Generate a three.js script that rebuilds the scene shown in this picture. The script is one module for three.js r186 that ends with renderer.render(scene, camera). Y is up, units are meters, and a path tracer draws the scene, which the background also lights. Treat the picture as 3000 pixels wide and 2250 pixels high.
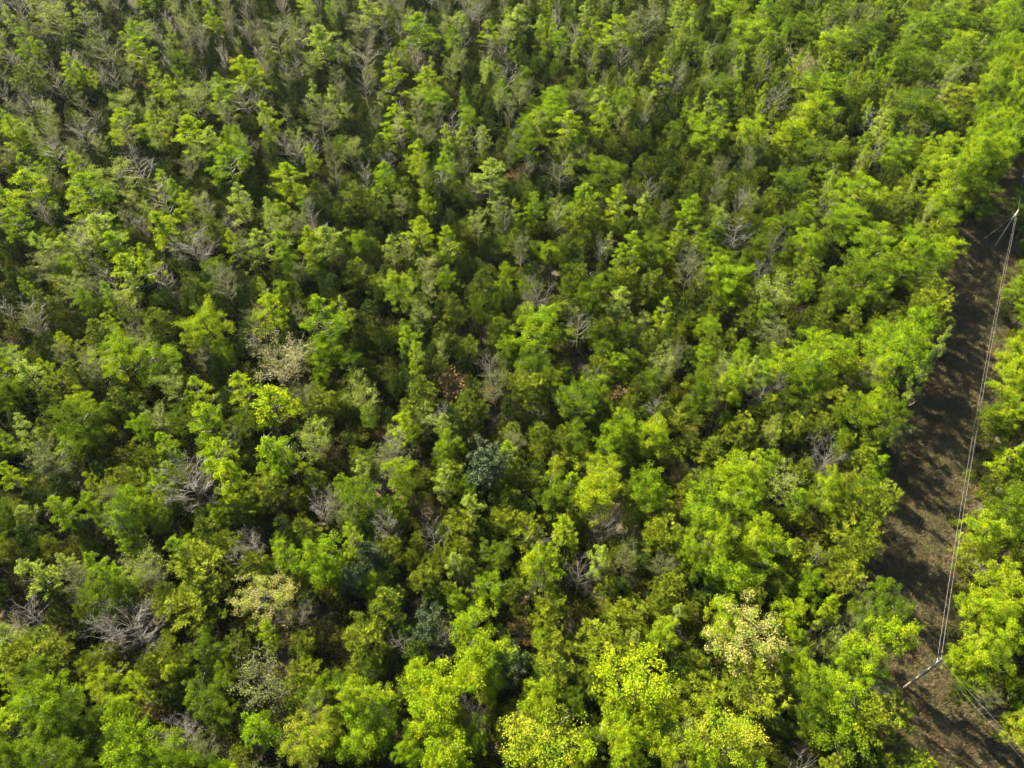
import * as THREE from 'three';
import { Sky } from 'three/addons/objects/Sky.js';

// ---------- camera, sky, sun, exposure ----------
const CAM_H = 85, PITCH = 49 * Math.PI / 180, FOCAL = 2000;          // focal length in pixels of the 3000 x 2250 photograph
const scene = new THREE.Scene();
const camera = new THREE.PerspectiveCamera(2 * Math.atan(1125 / FOCAL) * 180 / Math.PI, 4 / 3, 0.5, 4000);
camera.position.set(0, CAM_H, 0);
camera.lookAt(0, CAM_H - Math.sin(PITCH), -Math.cos(PITCH));
const renderer = new THREE.WebGLRenderer();
renderer.toneMapping = THREE.LinearToneMapping;
renderer.toneMappingExposure = 5.5;
renderer.shadowMap.enabled = true;

const SUN_EL = 35 * Math.PI / 180, SUN_AZ = [-0.72, -0.69];           // the sun stands far left, beyond the wood
const sunDir = new THREE.Vector3(SUN_AZ[0] * Math.cos(SUN_EL), Math.sin(SUN_EL), SUN_AZ[1] * Math.cos(SUN_EL)).normalize();
const sky = new Sky();
sky.scale.setScalar(3000);
sky.material.uniforms.turbidity.value = 6;
sky.material.uniforms.rayleigh.value = 0.9;
sky.material.uniforms.mieCoefficient.value = 0.004;
sky.material.uniforms.sunPosition.value.copy(sunDir);
sky.name = 'sky'; sky.userData.kind = 'structure';
scene.add(sky);
scene.environmentIntensity = 0.1;
const sun = new THREE.DirectionalLight(new THREE.Color(1.0, 0.885, 0.58), 5);
sun.position.copy(sunDir).multiplyScalar(400).add(new THREE.Vector3(0, 0, -120));
sun.target.position.set(0, 0, -120);
sun.castShadow = true;
Object.assign(sun.shadow.camera, { left: -260, right: 260, top: 260, bottom: -260, near: 1, far: 900 });
sun.shadow.mapSize.set(4096, 4096);
sun.shadow.radius = 1;
scene.add(sun, sun.target);
scene.fog = new THREE.FogExp2(new THREE.Color(0.78, 0.90, 1.0), 0.000028);

// ---------- helpers ----------
let seed = 12345;
const rnd = () => { seed = (seed + 0x6D2B79F5) | 0; let t = Math.imul(seed ^ (seed >>> 15), 1 | seed); t = (t + Math.imul(t ^ (t >>> 7), 61 | t)) ^ t; return ((t ^ (t >>> 14)) >>> 0) / 4294967296; };
const rr = (a, b) => a + (b - a) * rnd();
const pick = a => a[Math.floor(rnd() * a.length)];
const gauss = () => (rnd() + rnd() + rnd() - 1.5) / 0.75;
const clamp = (x, a, b) => Math.min(b, Math.max(a, x));
const V = (x, y, z) => new THREE.Vector3(x, y, z);
const hash2 = (i, j) => { let h = Math.imul(i, 374761393) + Math.imul(j, 668265263) | 0; h = Math.imul(h ^ (h >>> 13), 1274126177); return ((h ^ (h >>> 16)) >>> 0) / 4294967296; };
const noise = (x, y) => { const i = Math.floor(x), j = Math.floor(y), f = x - i, g = y - j, u = f * f * (3 - 2 * f), v = g * g * (3 - 2 * g); return (hash2(i, j) * (1 - u) + hash2(i + 1, j) * u) * (1 - v) + (hash2(i, j + 1) * (1 - u) + hash2(i + 1, j + 1) * u) * v; };
const fbm = (x, y, n = 4) => { let s = 0, a = 0.5, t = 0; for (let k = 0; k < n; k++) { s += a * noise(x, y); t += a; a *= 0.5; x = x * 2.03 + 17.1; y = y * 2.03 + 9.7; } return s / t; };
const names = {};
const numbered = n => { const k = names[n] = (names[n] ?? -1) + 1; return k ? `${n}_${String(k).padStart(3, '0')}` : n; };
function shade(o) { o.castShadow = o.receiveShadow = true; return o; }
function mesh(name, geo, mat, parent) { const m = shade(new THREE.Mesh(geo, mat)); m.name = name; parent.add(m); return m; }
function thing(name, label, category, x, y, z, group) {
  const o = new THREE.Group(); o.name = numbered(name); o.position.set(x, y, z); o.userData = { label, category };
  if (group) o.userData.group = group;
  scene.add(o); return o;
}
// where the sight line through a photograph pixel meets a height above the ground, and the way back
const cs = Math.cos(PITCH), sn = Math.sin(PITCH);
function atHeight(px, py, h) {
  const u = px - 1500, v = py - 1125, y = -v * cs - FOCAL * sn, z = v * sn - FOCAL * cs, t = (h - CAM_H) / y;
  return { x: u * t, z: z * t, depth: FOCAL * t };
}
function project(x, y, z) {
  const d = -z * cs - (y - CAM_H) * sn, up = (y - CAM_H) * cs - z * sn;
  return [1500 + FOCAL * x / d, 1125 - FOCAL * up / d, d];
}
// a bag of triangles with colours
class Bag {
  constructor() { this.p = []; this.n = []; this.c = []; this.i = []; }
  leaf(x, y, z, dx, dy, dz, nx, ny, nz, l, w, fold, col) {            // a folded lozenge, one spray of leaves
    let sx = dy * nz - dz * ny, sy = dz * nx - dx * nz, sz = dx * ny - dy * nx;
    const sl = Math.hypot(sx, sy, sz) || 1; sx /= sl; sy /= sl; sz /= sl;
    nx = sy * dz - sz * dy; ny = sz * dx - sx * dz; nz = sx * dy - sy * dx;
    const b = this.p.length / 3, m = l * 0.45, f = fold * w;
    this.p.push(x, y, z, x + dx * m + sx * w + nx * f, y + dy * m + sy * w + ny * f, z + dz * m + sz * w + nz * f,
      x + dx * l, y + dy * l, z + dz * l, x + dx * m - sx * w + nx * f, y + dy * m - sy * w + ny * f, z + dz * m - sz * w + nz * f);
    const k = fold * 0.8, a1 = Math.hypot(1, k);
    this.n.push(nx, ny, nz, (nx - sx * k) / a1, (ny - sy * k) / a1, (nz - sz * k) / a1, nx, ny, nz, (nx + sx * k) / a1, (ny + sy * k) / a1, (nz + sz * k) / a1);
    for (let q = 0; q < 4; q++) this.c.push(col[0], col[1], col[2]);
    this.i.push(b, b + 1, b + 2, b, b + 2, b + 3);
  }
  blade(x, y, z, dx, dy, dz, l, w, col) {                             // one needle sheaf: a long thin triangle
    let sx = dy * 0.37 - dz * 0.71, sy = dz * 0.6 - dx * 0.37, sz = dx * 0.71 - dy * 0.6;
    const sl = Math.hypot(sx, sy, sz) || 1, a = rnd() * 6.28; sx /= sl; sy /= sl; sz /= sl;
    let tx = dy * sz - dz * sy, ty = dz * sx - dx * sz, tz = dx * sy - dy * sx;
    const ca = Math.cos(a), sa = Math.sin(a), qx = sx * ca + tx * sa, qy = sy * ca + ty * sa, qz = sz * ca + tz * sa;
    const nx = qy * dz - qz * dy, ny = qz * dx - qx * dz, nz = qx * dy - qy * dx, b = this.p.length / 3;
    this.p.push(x - qx * w * 0.35, y - qy * w * 0.35, z - qz * w * 0.35, x + dx * l * 0.7 + qx * w, y + dy * l * 0.7 + qy * w, z + dz * l * 0.7 + qz * w, x + dx * l - qx * w * 0.4, y + dy * l - qy * w * 0.4, z + dz * l - qz * w * 0.4);
    for (let q = 0; q < 3; q++) { this.n.push(nx, ny, nz); this.c.push(col[0], col[1], col[2]); }
    this.i.push(b, b + 1, b + 2);
  }
  tube(pts, r0, r1, sides, col) {
    const n = pts.length, b0 = this.p.length / 3;
    for (let k = 0; k < n; k++) {
      const a = pts[Math.max(0, k - 1)], c = pts[Math.min(n - 1, k + 1)];
      let dx = c.x - a.x, dy = c.y - a.y, dz = c.z - a.z; const dl = Math.hypot(dx, dy, dz) || 1; dx /= dl; dy /= dl; dz /= dl;
      let ux = -dz, uy = 0, uz = dx; let ul = Math.hypot(ux, uz); if (ul < 0.05) { ux = 1; uy = 0; uz = 0; ul = 1; }
      ux /= ul; uz /= ul;
      const vx = dy * uz - dz * uy, vy = dz * ux - dx * uz, vz = dx * uy - dy * ux, r = r0 + (r1 - r0) * k / (n - 1);
      for (let s = 0; s < sides; s++) {
        const t = s / sides * 6.28318, c1 = Math.cos(t), s1 = Math.sin(t), nx = ux * c1 + vx * s1, ny = uy * c1 + vy * s1, nz = uz * c1 + vz * s1;
        this.p.push(pts[k].x + nx * r, pts[k].y + ny * r, pts[k].z + nz * r); this.n.push(nx, ny, nz);
        const j = col[3] ? 1 + col[3] * (rnd() - 0.5) : 1; this.c.push(col[0] * j, col[1] * j, col[2] * j);
      }
    }
    for (let k = 0; k < n - 1; k++) for (let s = 0; s < sides; s++) {
      const a = b0 + k * sides + s, b = b0 + k * sides + (s + 1) % sides;
      this.i.push(a, a + sides, b, b, a + sides, b + sides);
    }
  }
  geo() {
    const g = new THREE.BufferGeometry();
    g.setAttribute('position', new THREE.Float32BufferAttribute(this.p, 3));
    g.setAttribute('normal', new THREE.Float32BufferAttribute(this.n, 3));
    g.setAttribute('color', new THREE.Float32BufferAttribute(this.c, 3));
    g.setIndex(this.i);
    g.computeBoundingBox(); g.computeBoundingSphere();
    return g;
  }
}
const M = {
  leaf: new THREE.MeshPhysicalMaterial({ name: 'leaf', vertexColors: true, roughness: 0.9, transmission: 0.42, thickness: 0, specularIntensity: 0.03, side: THREE.DoubleSide }),
  needle: new THREE.MeshPhysicalMaterial({ name: 'needle', vertexColors: true, roughness: 0.7, specularIntensity: 0.1, side: THREE.DoubleSide }),
  gloss: new THREE.MeshPhysicalMaterial({ name: 'glossy leaf', vertexColors: true, roughness: 0.55, specularIntensity: 0.35, side: THREE.DoubleSide }),
  bark: new THREE.MeshStandardMaterial({ name: 'bark', vertexColors: true, roughness: 0.9 }),
};
const mixc = (a, b, t) => [a[0] + (b[0] - a[0]) * t, a[1] + (b[1] - a[1]) * t, a[2] + (b[2] - a[2]) * t];
const vary = (c, v) => { const k = 1 + v * gauss() * 0.5, w = v * 0.35 * gauss(); return [clamp(c[0] * k * (1 + w), 0, 1), clamp(c[1] * k, 0, 1), clamp(c[2] * k * (1 - w), 0, 1)]; };
// ---------- trees: each maker returns { trunk, crown } geometries that stand on y = 0 ----------
function bend(a, b, n, wob) {
  const out = [], L = a.distanceTo(b);
  const ox = gauss() * wob * L, oy = gauss() * wob * L * 0.6, oz = gauss() * wob * L;
  for (let k = 0; k <= n; k++) { const t = k / n, s = Math.sin(t * Math.PI); out.push(V(a.x + (b.x - a.x) * t + ox * s, a.y + (b.y - a.y) * t + oy * s, a.z + (b.z - a.z) * t + oz * s)); }
  return out;
}
const along = (pts, t) => { const f = clamp(t, 0, 0.9999) * (pts.length - 1), k = Math.floor(f); return pts[k].clone().lerp(pts[k + 1], f - k); };
function puff(bag, c, r, flat, n, size, pal, tint, lift = 0.35) {     // a clump of leaf sprays round the end of a branch
  const hue = mixc(pal[0], pal[1], clamp(tint + 0.25 * gauss(), 0, 1));
  for (let k = 0; k < n; k++) {
    let x = gauss(), y = gauss(), z = gauss(); const l = Math.hypot(x, y, z) || 1, q = Math.pow(rnd(), 0.45) / l * r;
    x *= q; z *= q; y *= q * flat;
    let nx = gauss() * 0.75 + x / r * 0.5, ny = gauss() * 0.6 + lift, nz = gauss() * 0.75 + z / r * 0.5; const nl = Math.hypot(nx, ny, nz) || 1;
    let dx = gauss() + x / r, dy = gauss() * 0.6, dz = gauss() + z / r; const dl = Math.hypot(dx, dy, dz) || 1;
    const s = size * rr(0.6, 1.35);
    bag.leaf(c.x + x, c.y + y, c.z + z, dx / dl, dy / dl, dz / dl, nx / nl, ny / nl, nz / nl, s, s * rr(0.26, 0.4), rr(0.1, 0.5), vary(hue, 0.28));
  }
}
// an upright or round broadleaf: limbs leave the stem at uneven heights, twigs carry clumps, gaps stay between them
function broadleaf(o) {
  const tr = new Bag(), cr = new Bag(), H = o.H, W = o.W, lean = o.lean ?? 0.05;
  const top = V(gauss() * lean * H, H * 0.97, gauss() * lean * H), stem = bend(V(0, 0, 0), top, 8, 0.035), bark = o.bark;
  tr.tube([V(0, -0.3, 0), ...stem], o.r, 0.03, 6, bark);
  const n = o.limbs;
  let az = rnd() * 6.28;
  for (let k = 0; k < n; k++) {
    const t = (k + rr(0.1, 0.9)) / n, y = o.base + (1 - o.base) * t * 0.95;
    az += 2.4 + gauss() * 0.5;
    const prof = o.round ? Math.sqrt(Math.max(0.05, 1 - Math.pow((t - 0.42) / 0.62, 2))) : Math.pow(Math.sin(Math.PI * clamp(0.2 + 0.8 * t, 0, 1) ** 0.85), 0.8) * (1.1 - 0.5 * t) + 0.10;
    const len = W / 2 * prof * rr(0.62, 1.12), up = rr(o.up[0], o.up[1]) * (0.6 + t * 0.7);
    const a = along(stem, y), b = V(a.x + Math.cos(az) * len, Math.min(H * 1.02, a.y + len * up), a.z + Math.sin(az) * len);
    const limb = bend(a, b, 4, 0.1), lr = o.r * 0.42 * (1 - t * 0.7);
    tr.tube(limb, lr, 0.02, 4, bark);
    if (rnd() < (o.dead ?? 0.06)) {                                   // a limb that died back: twigs only
      for (let q = 0; q < 5; q++) { const s = along(limb, rr(0.3, 1)); tr.tube(bend(s, V(s.x + gauss() * 0.8, s.y + rr(0.1, 0.8), s.z + gauss() * 0.8), 2, 0.1), 0.025, 0.01, 3, o.deadbark ?? bark); }
      continue;
    }
    const m = Math.max(2, Math.round(len * o.twigs));
    for (let q = 0; q < m; q++) {
      const s = along(limb, rr(0.35, 1)), sp = len * 0.42 * rr(0.4, 1);
      const e = q ? V(s.x + gauss() * sp, s.y + rr(-0.1, 0.55) * sp, s.z + gauss() * sp) : b;
      if (q) tr.tube([s, e], 0.03, 0.012, 3, bark);
      puff(cr, e, rr(0.7, 1.25) * o.clump, o.flat, Math.round(o.leaves * rr(0.6, 1.4)), o.size, o.alt && rnd() < 0.3 ? o.alt : o.pal, rnd(), o.lift ?? 0.35);
    }
  }
  for (let k = 0; k < 4; k++) puff(cr, along(stem, rr(0.86, 1)), 0.8 * o.clump, 0.9, o.leaves, o.size, o.pal, rnd());
  return { trunk: tr.geo(), crown: cr.geo(), mat: o.mat ?? M.leaf };
}
function pine(o) {
  const tr = new Bag(), cr = new Bag(), H = o.H, W = o.W;
  const stem = bend(V(0, 0, 0), V(gauss() * 0.03 * H, H * 0.97, gauss() * 0.03 * H), 7, 0.012);
  tr.tube([V(0, -0.3, 0), ...stem], o.r, 0.03, 6, [0.10, 0.075, 0.055, 0.5]);
  const tuft = (c, dx, dy, dz, R, n, hue) => {
    for (let k = 0; k < n; k++) {
      let x = gauss() + dx * 0.9, y = gauss() + dy * 0.9 + 0.35, z = gauss() + dz * 0.9; const l = Math.hypot(x, y, z) || 1;
      cr.blade(c.x, c.y, c.z, x / l, y / l, z / l, R * rr(0.7, 1.15), o.w, vary(hue, 0.25));
    }
  };
  const rings = o.rings;
  for (let k = 0; k < rings; k++) {
    const t = (k + rr(0.2, 0.8)) / rings, y = o.base + (0.98 - o.base) * t, m = 4 + Math.floor(rnd() * 3), a0 = rnd() * 6.28;
    const reach = W / 2 * (o.flatTop ? Math.sqrt(Math.max(0.12, 1 - t * t * 0.85)) : Math.pow(1 - t, 0.72) + 0.1) * (t < 0.12 ? 0.75 : 1);
    for (let q = 0; q < m; q++) {
      if (rnd() < 0.12) continue;
      const az = a0 + q / m * 6.28 + gauss() * 0.25, len = reach * rr(0.6, 1.15), up = rr(0.05, 0.4) + t * 0.35;
      const a = along(stem, y), b = V(a.x + Math.cos(az) * len, a.y + len * up, a.z + Math.sin(az) * len), br = bend(a, b, 3, 0.06);
      tr.tube(br, 0.05 * (1 - t * 0.6), 0.012, 3, [0.12, 0.09, 0.065]);
      const hue = mixc(o.pal[0], o.pal[1], clamp(0.5 + 0.5 * gauss(), 0, 1)), nt = Math.max(2, Math.round(len * o.tufts));
      for (let s = 0; s < nt; s++) {
        const f = s === 0 ? 1 : rr(0.32, 1), e = along(br, f), sp = len * 0.22;
        if (s) { e.x += gauss() * sp; e.y += rr(-0.05, 0.22) * len * 0.6; e.z += gauss() * sp; }
        tuft(e, Math.cos(az) * 0.8, 0.35, Math.sin(az) * 0.8, o.R * rr(0.8, 1.15), o.blades, hue);
      }
    }
  }
  for (let k = 0; k < 3; k++) tuft(along(stem, 0.94 + k * 0.025), 0, 1.2, 0, o.R, o.blades, o.pal[1]);
  return { trunk: tr.geo(), crown: cr.geo(), mat: M.needle };
}
// bare or barely budding: a stem, forked limbs, side branches and twigs that show, leaves only as dots
function bare(o) {
  const tr = new Bag(), tw = new Bag(), cr = new Bag(), H = o.H, W = o.W, fine = o.fine ?? 0.014;
  const stem = bend(V(0, 0, 0), V(gauss() * 0.05 * H, H * 0.9, gauss() * 0.05 * H), 8, 0.05);
  tr.tube([V(0, -0.3, 0), ...stem], o.r, 0.035, 6, o.bark);
  let az = rnd() * 6.28;
  for (let k = 0; k < o.limbs; k++) {
    const t = (k + rr(0.1, 0.9)) / o.limbs, y = o.base + (0.98 - o.base) * t; az += 2.4 + gauss() * 0.6;
    const len = W / 2 * Math.sqrt(Math.max(0.1, 1 - Math.pow((t - 0.35) / 0.75, 2))) * rr(0.6, 1.15), up = rr(o.up[0], o.up[1]) + t * 0.6;
    const a = along(stem, y), b = V(a.x + Math.cos(az) * len, a.y + len * up, a.z + Math.sin(az) * len), limb = bend(a, b, 4, 0.13);
    tr.tube(limb, o.r * 0.3 * (1 - 0.5 * t), fine, 4, o.bark);
    const m = Math.round(3 + len * 1.5);
    for (let q = 0; q <= m; q++) {
      const s = along(limb, q ? rr(0.25, 0.98) : 1), l2 = len * rr(0.22, 0.5) + 0.2, az2 = az + gauss() * 1.3, e = V(s.x + Math.cos(az2) * l2, s.y + l2 * rr(-0.1, 0.9), s.z + Math.sin(az2) * l2), sub = bend(s, e, 2, 0.14);
      tw.tube(sub, fine * 1.5, fine * 0.6, 3, o.twig);
      for (let w = 0; w < o.twigs; w++) {
        const c = along(sub, rr(0.2, 1)), l3 = l2 * rr(0.3, 0.6), d = V(c.x + gauss() * l3 * 0.6, c.y + rr(0.1, 1.1) * l3, c.z + gauss() * l3 * 0.7);
        tw.tube([c, d], fine * 0.8, fine * 0.35, 3, o.twig);
        if (o.leaves && rnd() < 0.75) puff(cr, d, o.clump, 0.7, o.leaves, o.size, o.pal, rnd(), 0.3);
      }
    }
  }
  const res = { trunk: tr.geo(), branches: tw.geo(), mat: M.leaf };
  if (o.leaves) res.crown = cr.geo();
  return res;
}
function shrub(o) {
  const tr = new Bag(), cr = new Bag();
  for (let k = 0; k < o.stems; k++) {
    const az = rnd() * 6.28, l = o.W / 2 * rr(0.2, 0.95), h = o.H * rr(0.55, 1) * Math.sqrt(Math.max(0.2, 1 - 0.6 * (l / o.W * 2) ** 2));
    const s = bend(V(gauss() * 0.1, -0.1, gauss() * 0.1), V(Math.cos(az) * l, h, Math.sin(az) * l), 3, 0.1);
    tr.tube(s, o.r, 0.01, 3, o.bark);
    for (let q = 0; q < 4; q++) { const a = along(s, rr(0.4, 0.95)); tr.tube([a, V(a.x + gauss() * 0.45, a.y + rr(0.1, 0.7), a.z + gauss() * 0.45)], 0.018, 0.006, 3, o.bark); }
    for (let q = 0; q < o.puffs; q++) { const e = along(s, q ? rr(0.45, 1) : 1); e.x += gauss() * 0.25 * q; e.z += gauss() * 0.25 * q; puff(cr, e, o.clump * rr(0.7, 1.2), 0.75, o.leaves, o.size, o.pal, rnd()); }
  }
  return { trunk: tr.geo(), crown: cr.geo(), mat: o.mat ?? M.leaf };
}
const GREY = [0.46, 0.45, 0.43, 0.3], PALE = [0.70, 0.69, 0.68, 0.2], DARK = [0.16, 0.14, 0.12, 0.4], TWIG = [0.40, 0.39, 0.385, 0.3], BRUSH = [0.24, 0.20, 0.165, 0.4];
const LIME = [[0.20, 0.30, 0.005], [0.33, 0.385, 0.007]], FRESH = [[0.135, 0.235, 0.005], [0.255, 0.34, 0.006]], PALELIME = [[0.23, 0.31, 0.035], [0.33, 0.38, 0.05]];
const GREEN = [[0.062, 0.115, 0.004], [0.165, 0.22, 0.005]], GOLD = [[0.21, 0.27, 0.014], [0.34, 0.355, 0.022]], YGREEN = [[0.21, 0.30, 0.007], [0.33, 0.375, 0.010]];
const PINE = [[0.055, 0.095, 0.006], [0.19, 0.22, 0.010]], DARKPINE = [[0.030, 0.06, 0.006], [0.09, 0.128, 0.009]], OLIVEPINE = [[0.085, 0.12, 0.005], [0.215, 0.25, 0.010]];
const OLIVE = [[0.042, 0.056, 0.004], [0.118, 0.125, 0.007]], DULL = [[0.020, 0.025, 0.006], [0.058, 0.060, 0.012]], RUST = [[0.16, 0.115, 0.04], [0.28, 0.20, 0.075]], HAZE = [[0.11, 0.135, 0.035], [0.20, 0.22, 0.06]], TAN = [[0.28, 0.26, 0.09], [0.40, 0.36, 0.14]], GLOSS = [[0.036, 0.06, 0.020], [0.080, 0.105, 0.038]];
const rep = (n, f) => Array.from({ length: n }, (_, k) => f(k));
const tiered = (pal, k) => broadleaf({ H: 14, W: rr(4.6, 5.8), base: rr(0.2, 0.36), r: 0.17, limbs: 27 + Math.floor(rnd() * 8), up: [0.25, 1.0], twigs: 2.9, clump: 0.43, flat: 0.8, leaves: 40, size: 0.21, pal, bark: k % 2 ? GREY : PALE, lean: 0.045, dead: 0.1, deadbark: PALE });
const dome = (pal, k, more = {}) => broadleaf({ H: 11, W: rr(6, 7), base: 0.3, r: 0.17, limbs: 24, up: [0.25, 0.75], twigs: 3.1, clump: 0.52, flat: 0.75, leaves: 76, size: 0.155, pal, bark: k % 2 ? GREY : DARK, round: true, dead: 0.06, deadbark: PALE, ...more });
const PROTO = {
  L: [...rep(6, k => tiered(LIME, k)), ...rep(4, k => tiered(FRESH, k)), ...rep(3, k => tiered(PALELIME, k))],
  D: [...rep(4, k => dome(LIME, k, { alt: FRESH })), ...rep(3, k => dome(FRESH, k, { alt: GREEN })), ...rep(2, k => dome(YGREEN, k, { alt: FRESH }))],
  G: [...rep(5, k => dome(GREEN, k)), ...rep(3, k => dome(FRESH, k))],
  Y: [...rep(3, k => dome(GOLD, k, { leaves: 80, size: 0.145, alt: FRESH })), ...rep(2, k => dome(YGREEN, k, { alt: LIME }))],
  P: [...rep(6, k => pine({ H: 10, W: rr(3.8, 4.6), r: 0.13, base: 0.22, rings: 12, tufts: 2.8, R: 0.5, w: 0.033, blades: 32, pal: PINE })), ...rep(5, k => pine({ H: 10, W: rr(4.6, 5.6), r: 0.15, base: 0.35, rings: 10, tufts: 3.0, R: 0.52, w: 0.032, blades: 34, pal: OLIVEPINE, flatTop: true }))],
  K: rep(5, k => pine({ H: 10, W: rr(3.8, 4.8), r: 0.13, base: 0.22, rings: 12, tufts: 2.8, R: 0.5, w: 0.04, blades: 26, pal: DARKPINE })),
  B: [...rep(5, k => bare({ H: 12, W: 4.2, r: 0.14, up: [0.7, 1.7], base: rr(0.32, 0.45), limbs: 17 + k, twigs: 5, fine: 0.011, bark: PALE, twig: k % 3 ? PALE : TWIG })), ...rep(3, k => bare({ H: 9, W: 6.2, r: 0.11, up: [0.4, 1.3], base: 0.25, limbs: 28, twigs: 8, fine: 0.011, bark: PALE, twig: k ? PALE : [0.50, 0.45, 0.41, 0.3] }))],
  H: [...rep(5, k => bare({ H: 12, W: 4.6, r: 0.13, up: [0.6, 1.5], base: rr(0.25, 0.38), limbs: 20, twigs: 3, fine: 0.015, bark: k % 2 ? PALE : GREY, twig: TWIG, leaves: 9, clump: 0.42, size: 0.15, pal: k > 2 ? PALELIME : HAZE })), ...rep(3, k => bare({ H: 10, W: 6, r: 0.14, up: [0.4, 1.1], base: 0.3, limbs: 22, twigs: 3, fine: 0.016, bark: PALE, twig: PALE, leaves: 11, clump: 0.42, size: 0.13, pal: TAN }))],
  T: rep(4, k => dome([[0.29, 0.28, 0.06], [0.43, 0.40, 0.12]], k, { alt: PALELIME, dead: 0.22, leaves: 70, size: 0.14, bark: PALE })),
  M: rep(3, k => dome(GLOSS, k, { H: 10, limbs: 30, twigs: 3.2, size: 0.22, leaves: 52, mat: M.gloss, bark: DARK, dead: 0 })),
  R: rep(4, k => shrub({ H: 4, W: 3.4, stems: 12, r: 0.035, puffs: 3, clump: 0.45, leaves: 26, size: 0.15, pal: RUST, bark: TWIG })),
  O: [...rep(3, k => shrub({ H: 5, W: 4.2, stems: 16, r: 0.04, puffs: 5, clump: 0.6, leaves: 44, size: 0.18, pal: OLIVE, bark: GREY })), ...rep(3, k => shrub({ H: 5, W: 4.2, stems: 16, r: 0.04, puffs: 5, clump: 0.55, leaves: 40, size: 0.16, pal: DULL, bark: TWIG }))],
  S: [...rep(2, k => shrub({ H: 2.6, W: 3.4, stems: 9, r: 0.025, puffs: 4, clump: 0.55, leaves: 24, size: 0.2, pal: OLIVE, bark: BRUSH })), ...rep(2, k => shrub({ H: 2.6, W: 3.4, stems: 9, r: 0.025, puffs: 4, clump: 0.5, leaves: 24, size: 0.18, pal: DULL, bark: BRUSH })), shrub({ H: 2.6, W: 3.4, stems: 9, r: 0.025, puffs: 4, clump: 0.55, leaves: 24, size: 0.2, pal: GREEN, bark: BRUSH }), shrub({ H: 2.2, W: 3, stems: 14, r: 0.022, puffs: 2, clump: 0.4, leaves: 8, size: 0.14, pal: RUST, bark: TWIG })],
};
for (const list of Object.values(PROTO)) for (const p of list) {
  const b = new THREE.Box3(); for (const g of [p.trunk, p.crown, p.branches]) if (g) b.union(g.boundingBox);
  const cb = (p.crown ?? p.branches).boundingBox;
  p.H = b.max.y; p.W = (cb.max.x - cb.min.x + cb.max.z - cb.min.z) / 2 * 0.92; p.mid = (cb.min.y * 0.4 + cb.max.y * 0.6) / p.H;
}
// ---------- the ground, the cleared strip and the power line ----------
const NEAR = [0.547 * CAM_H, -0.305 * CAM_H], FAR = [1.131 * CAM_H, -1.293 * CAM_H];   // feet of the two utility poles
const lineLen = Math.hypot(FAR[0] - NEAR[0], FAR[1] - NEAR[1]);
const A1 = [(FAR[0] - NEAR[0]) / lineLen, (FAR[1] - NEAR[1]) / lineLen], A2 = [0.49, 0.872];
// the strip's middle line: beyond the far pole, past the near pole, then turning right towards the camera
const SPINE = [[-70, A2], [0, null], [lineLen + 130, A1]].map(([t, d]) => d ? (t < 0 ? [NEAR[0] - d[0] * t, NEAR[1] - d[1] * t] : [NEAR[0] + d[0] * t, NEAR[1] + d[1] * t]) : NEAR);
function stripSide(x, z) {                                            // [metres right of the line as one walks away, metres along]
  let best = [1e9, 0, 1e9];
  for (let k = 0; k < 2; k++) {
    const [a, b] = [SPINE[k], SPINE[k + 1]], dx = b[0] - a[0], dz = b[1] - a[1], l = Math.hypot(dx, dz), t = clamp(((x - a[0]) * dx + (z - a[1]) * dz) / l, 0, l);
    const px = a[0] + dx / l * t, pz = a[1] + dz / l * t, d = Math.hypot(x - px, z - pz);
    if (d < best[2]) best = [((x - px) * -dz + (z - pz) * dx) / l, t + (k ? 70 : 0), d];
  }
  return best;
}
const edgeL = s => -9.2 - 1.6 * (fbm(s * 0.07, 3.3) - 0.5) * 2 + (s < 75 ? 2.2 : 0) + 5.5 * clamp((s - 70 - lineLen - 0) / 5, 0, 1), edgeR = s => 3.4 + 1.5 * (fbm(s * 0.09, 8.1) - 0.5) * 2 + (s < 70 ? 3.5 * clamp((70 - s) / 12, 0, 1) : 0);
const inStrip = (x, z, m = 0) => { const [d, s] = stripSide(x, z); return d > edgeL(s) - m && d < edgeR(s) + m; };

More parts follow.
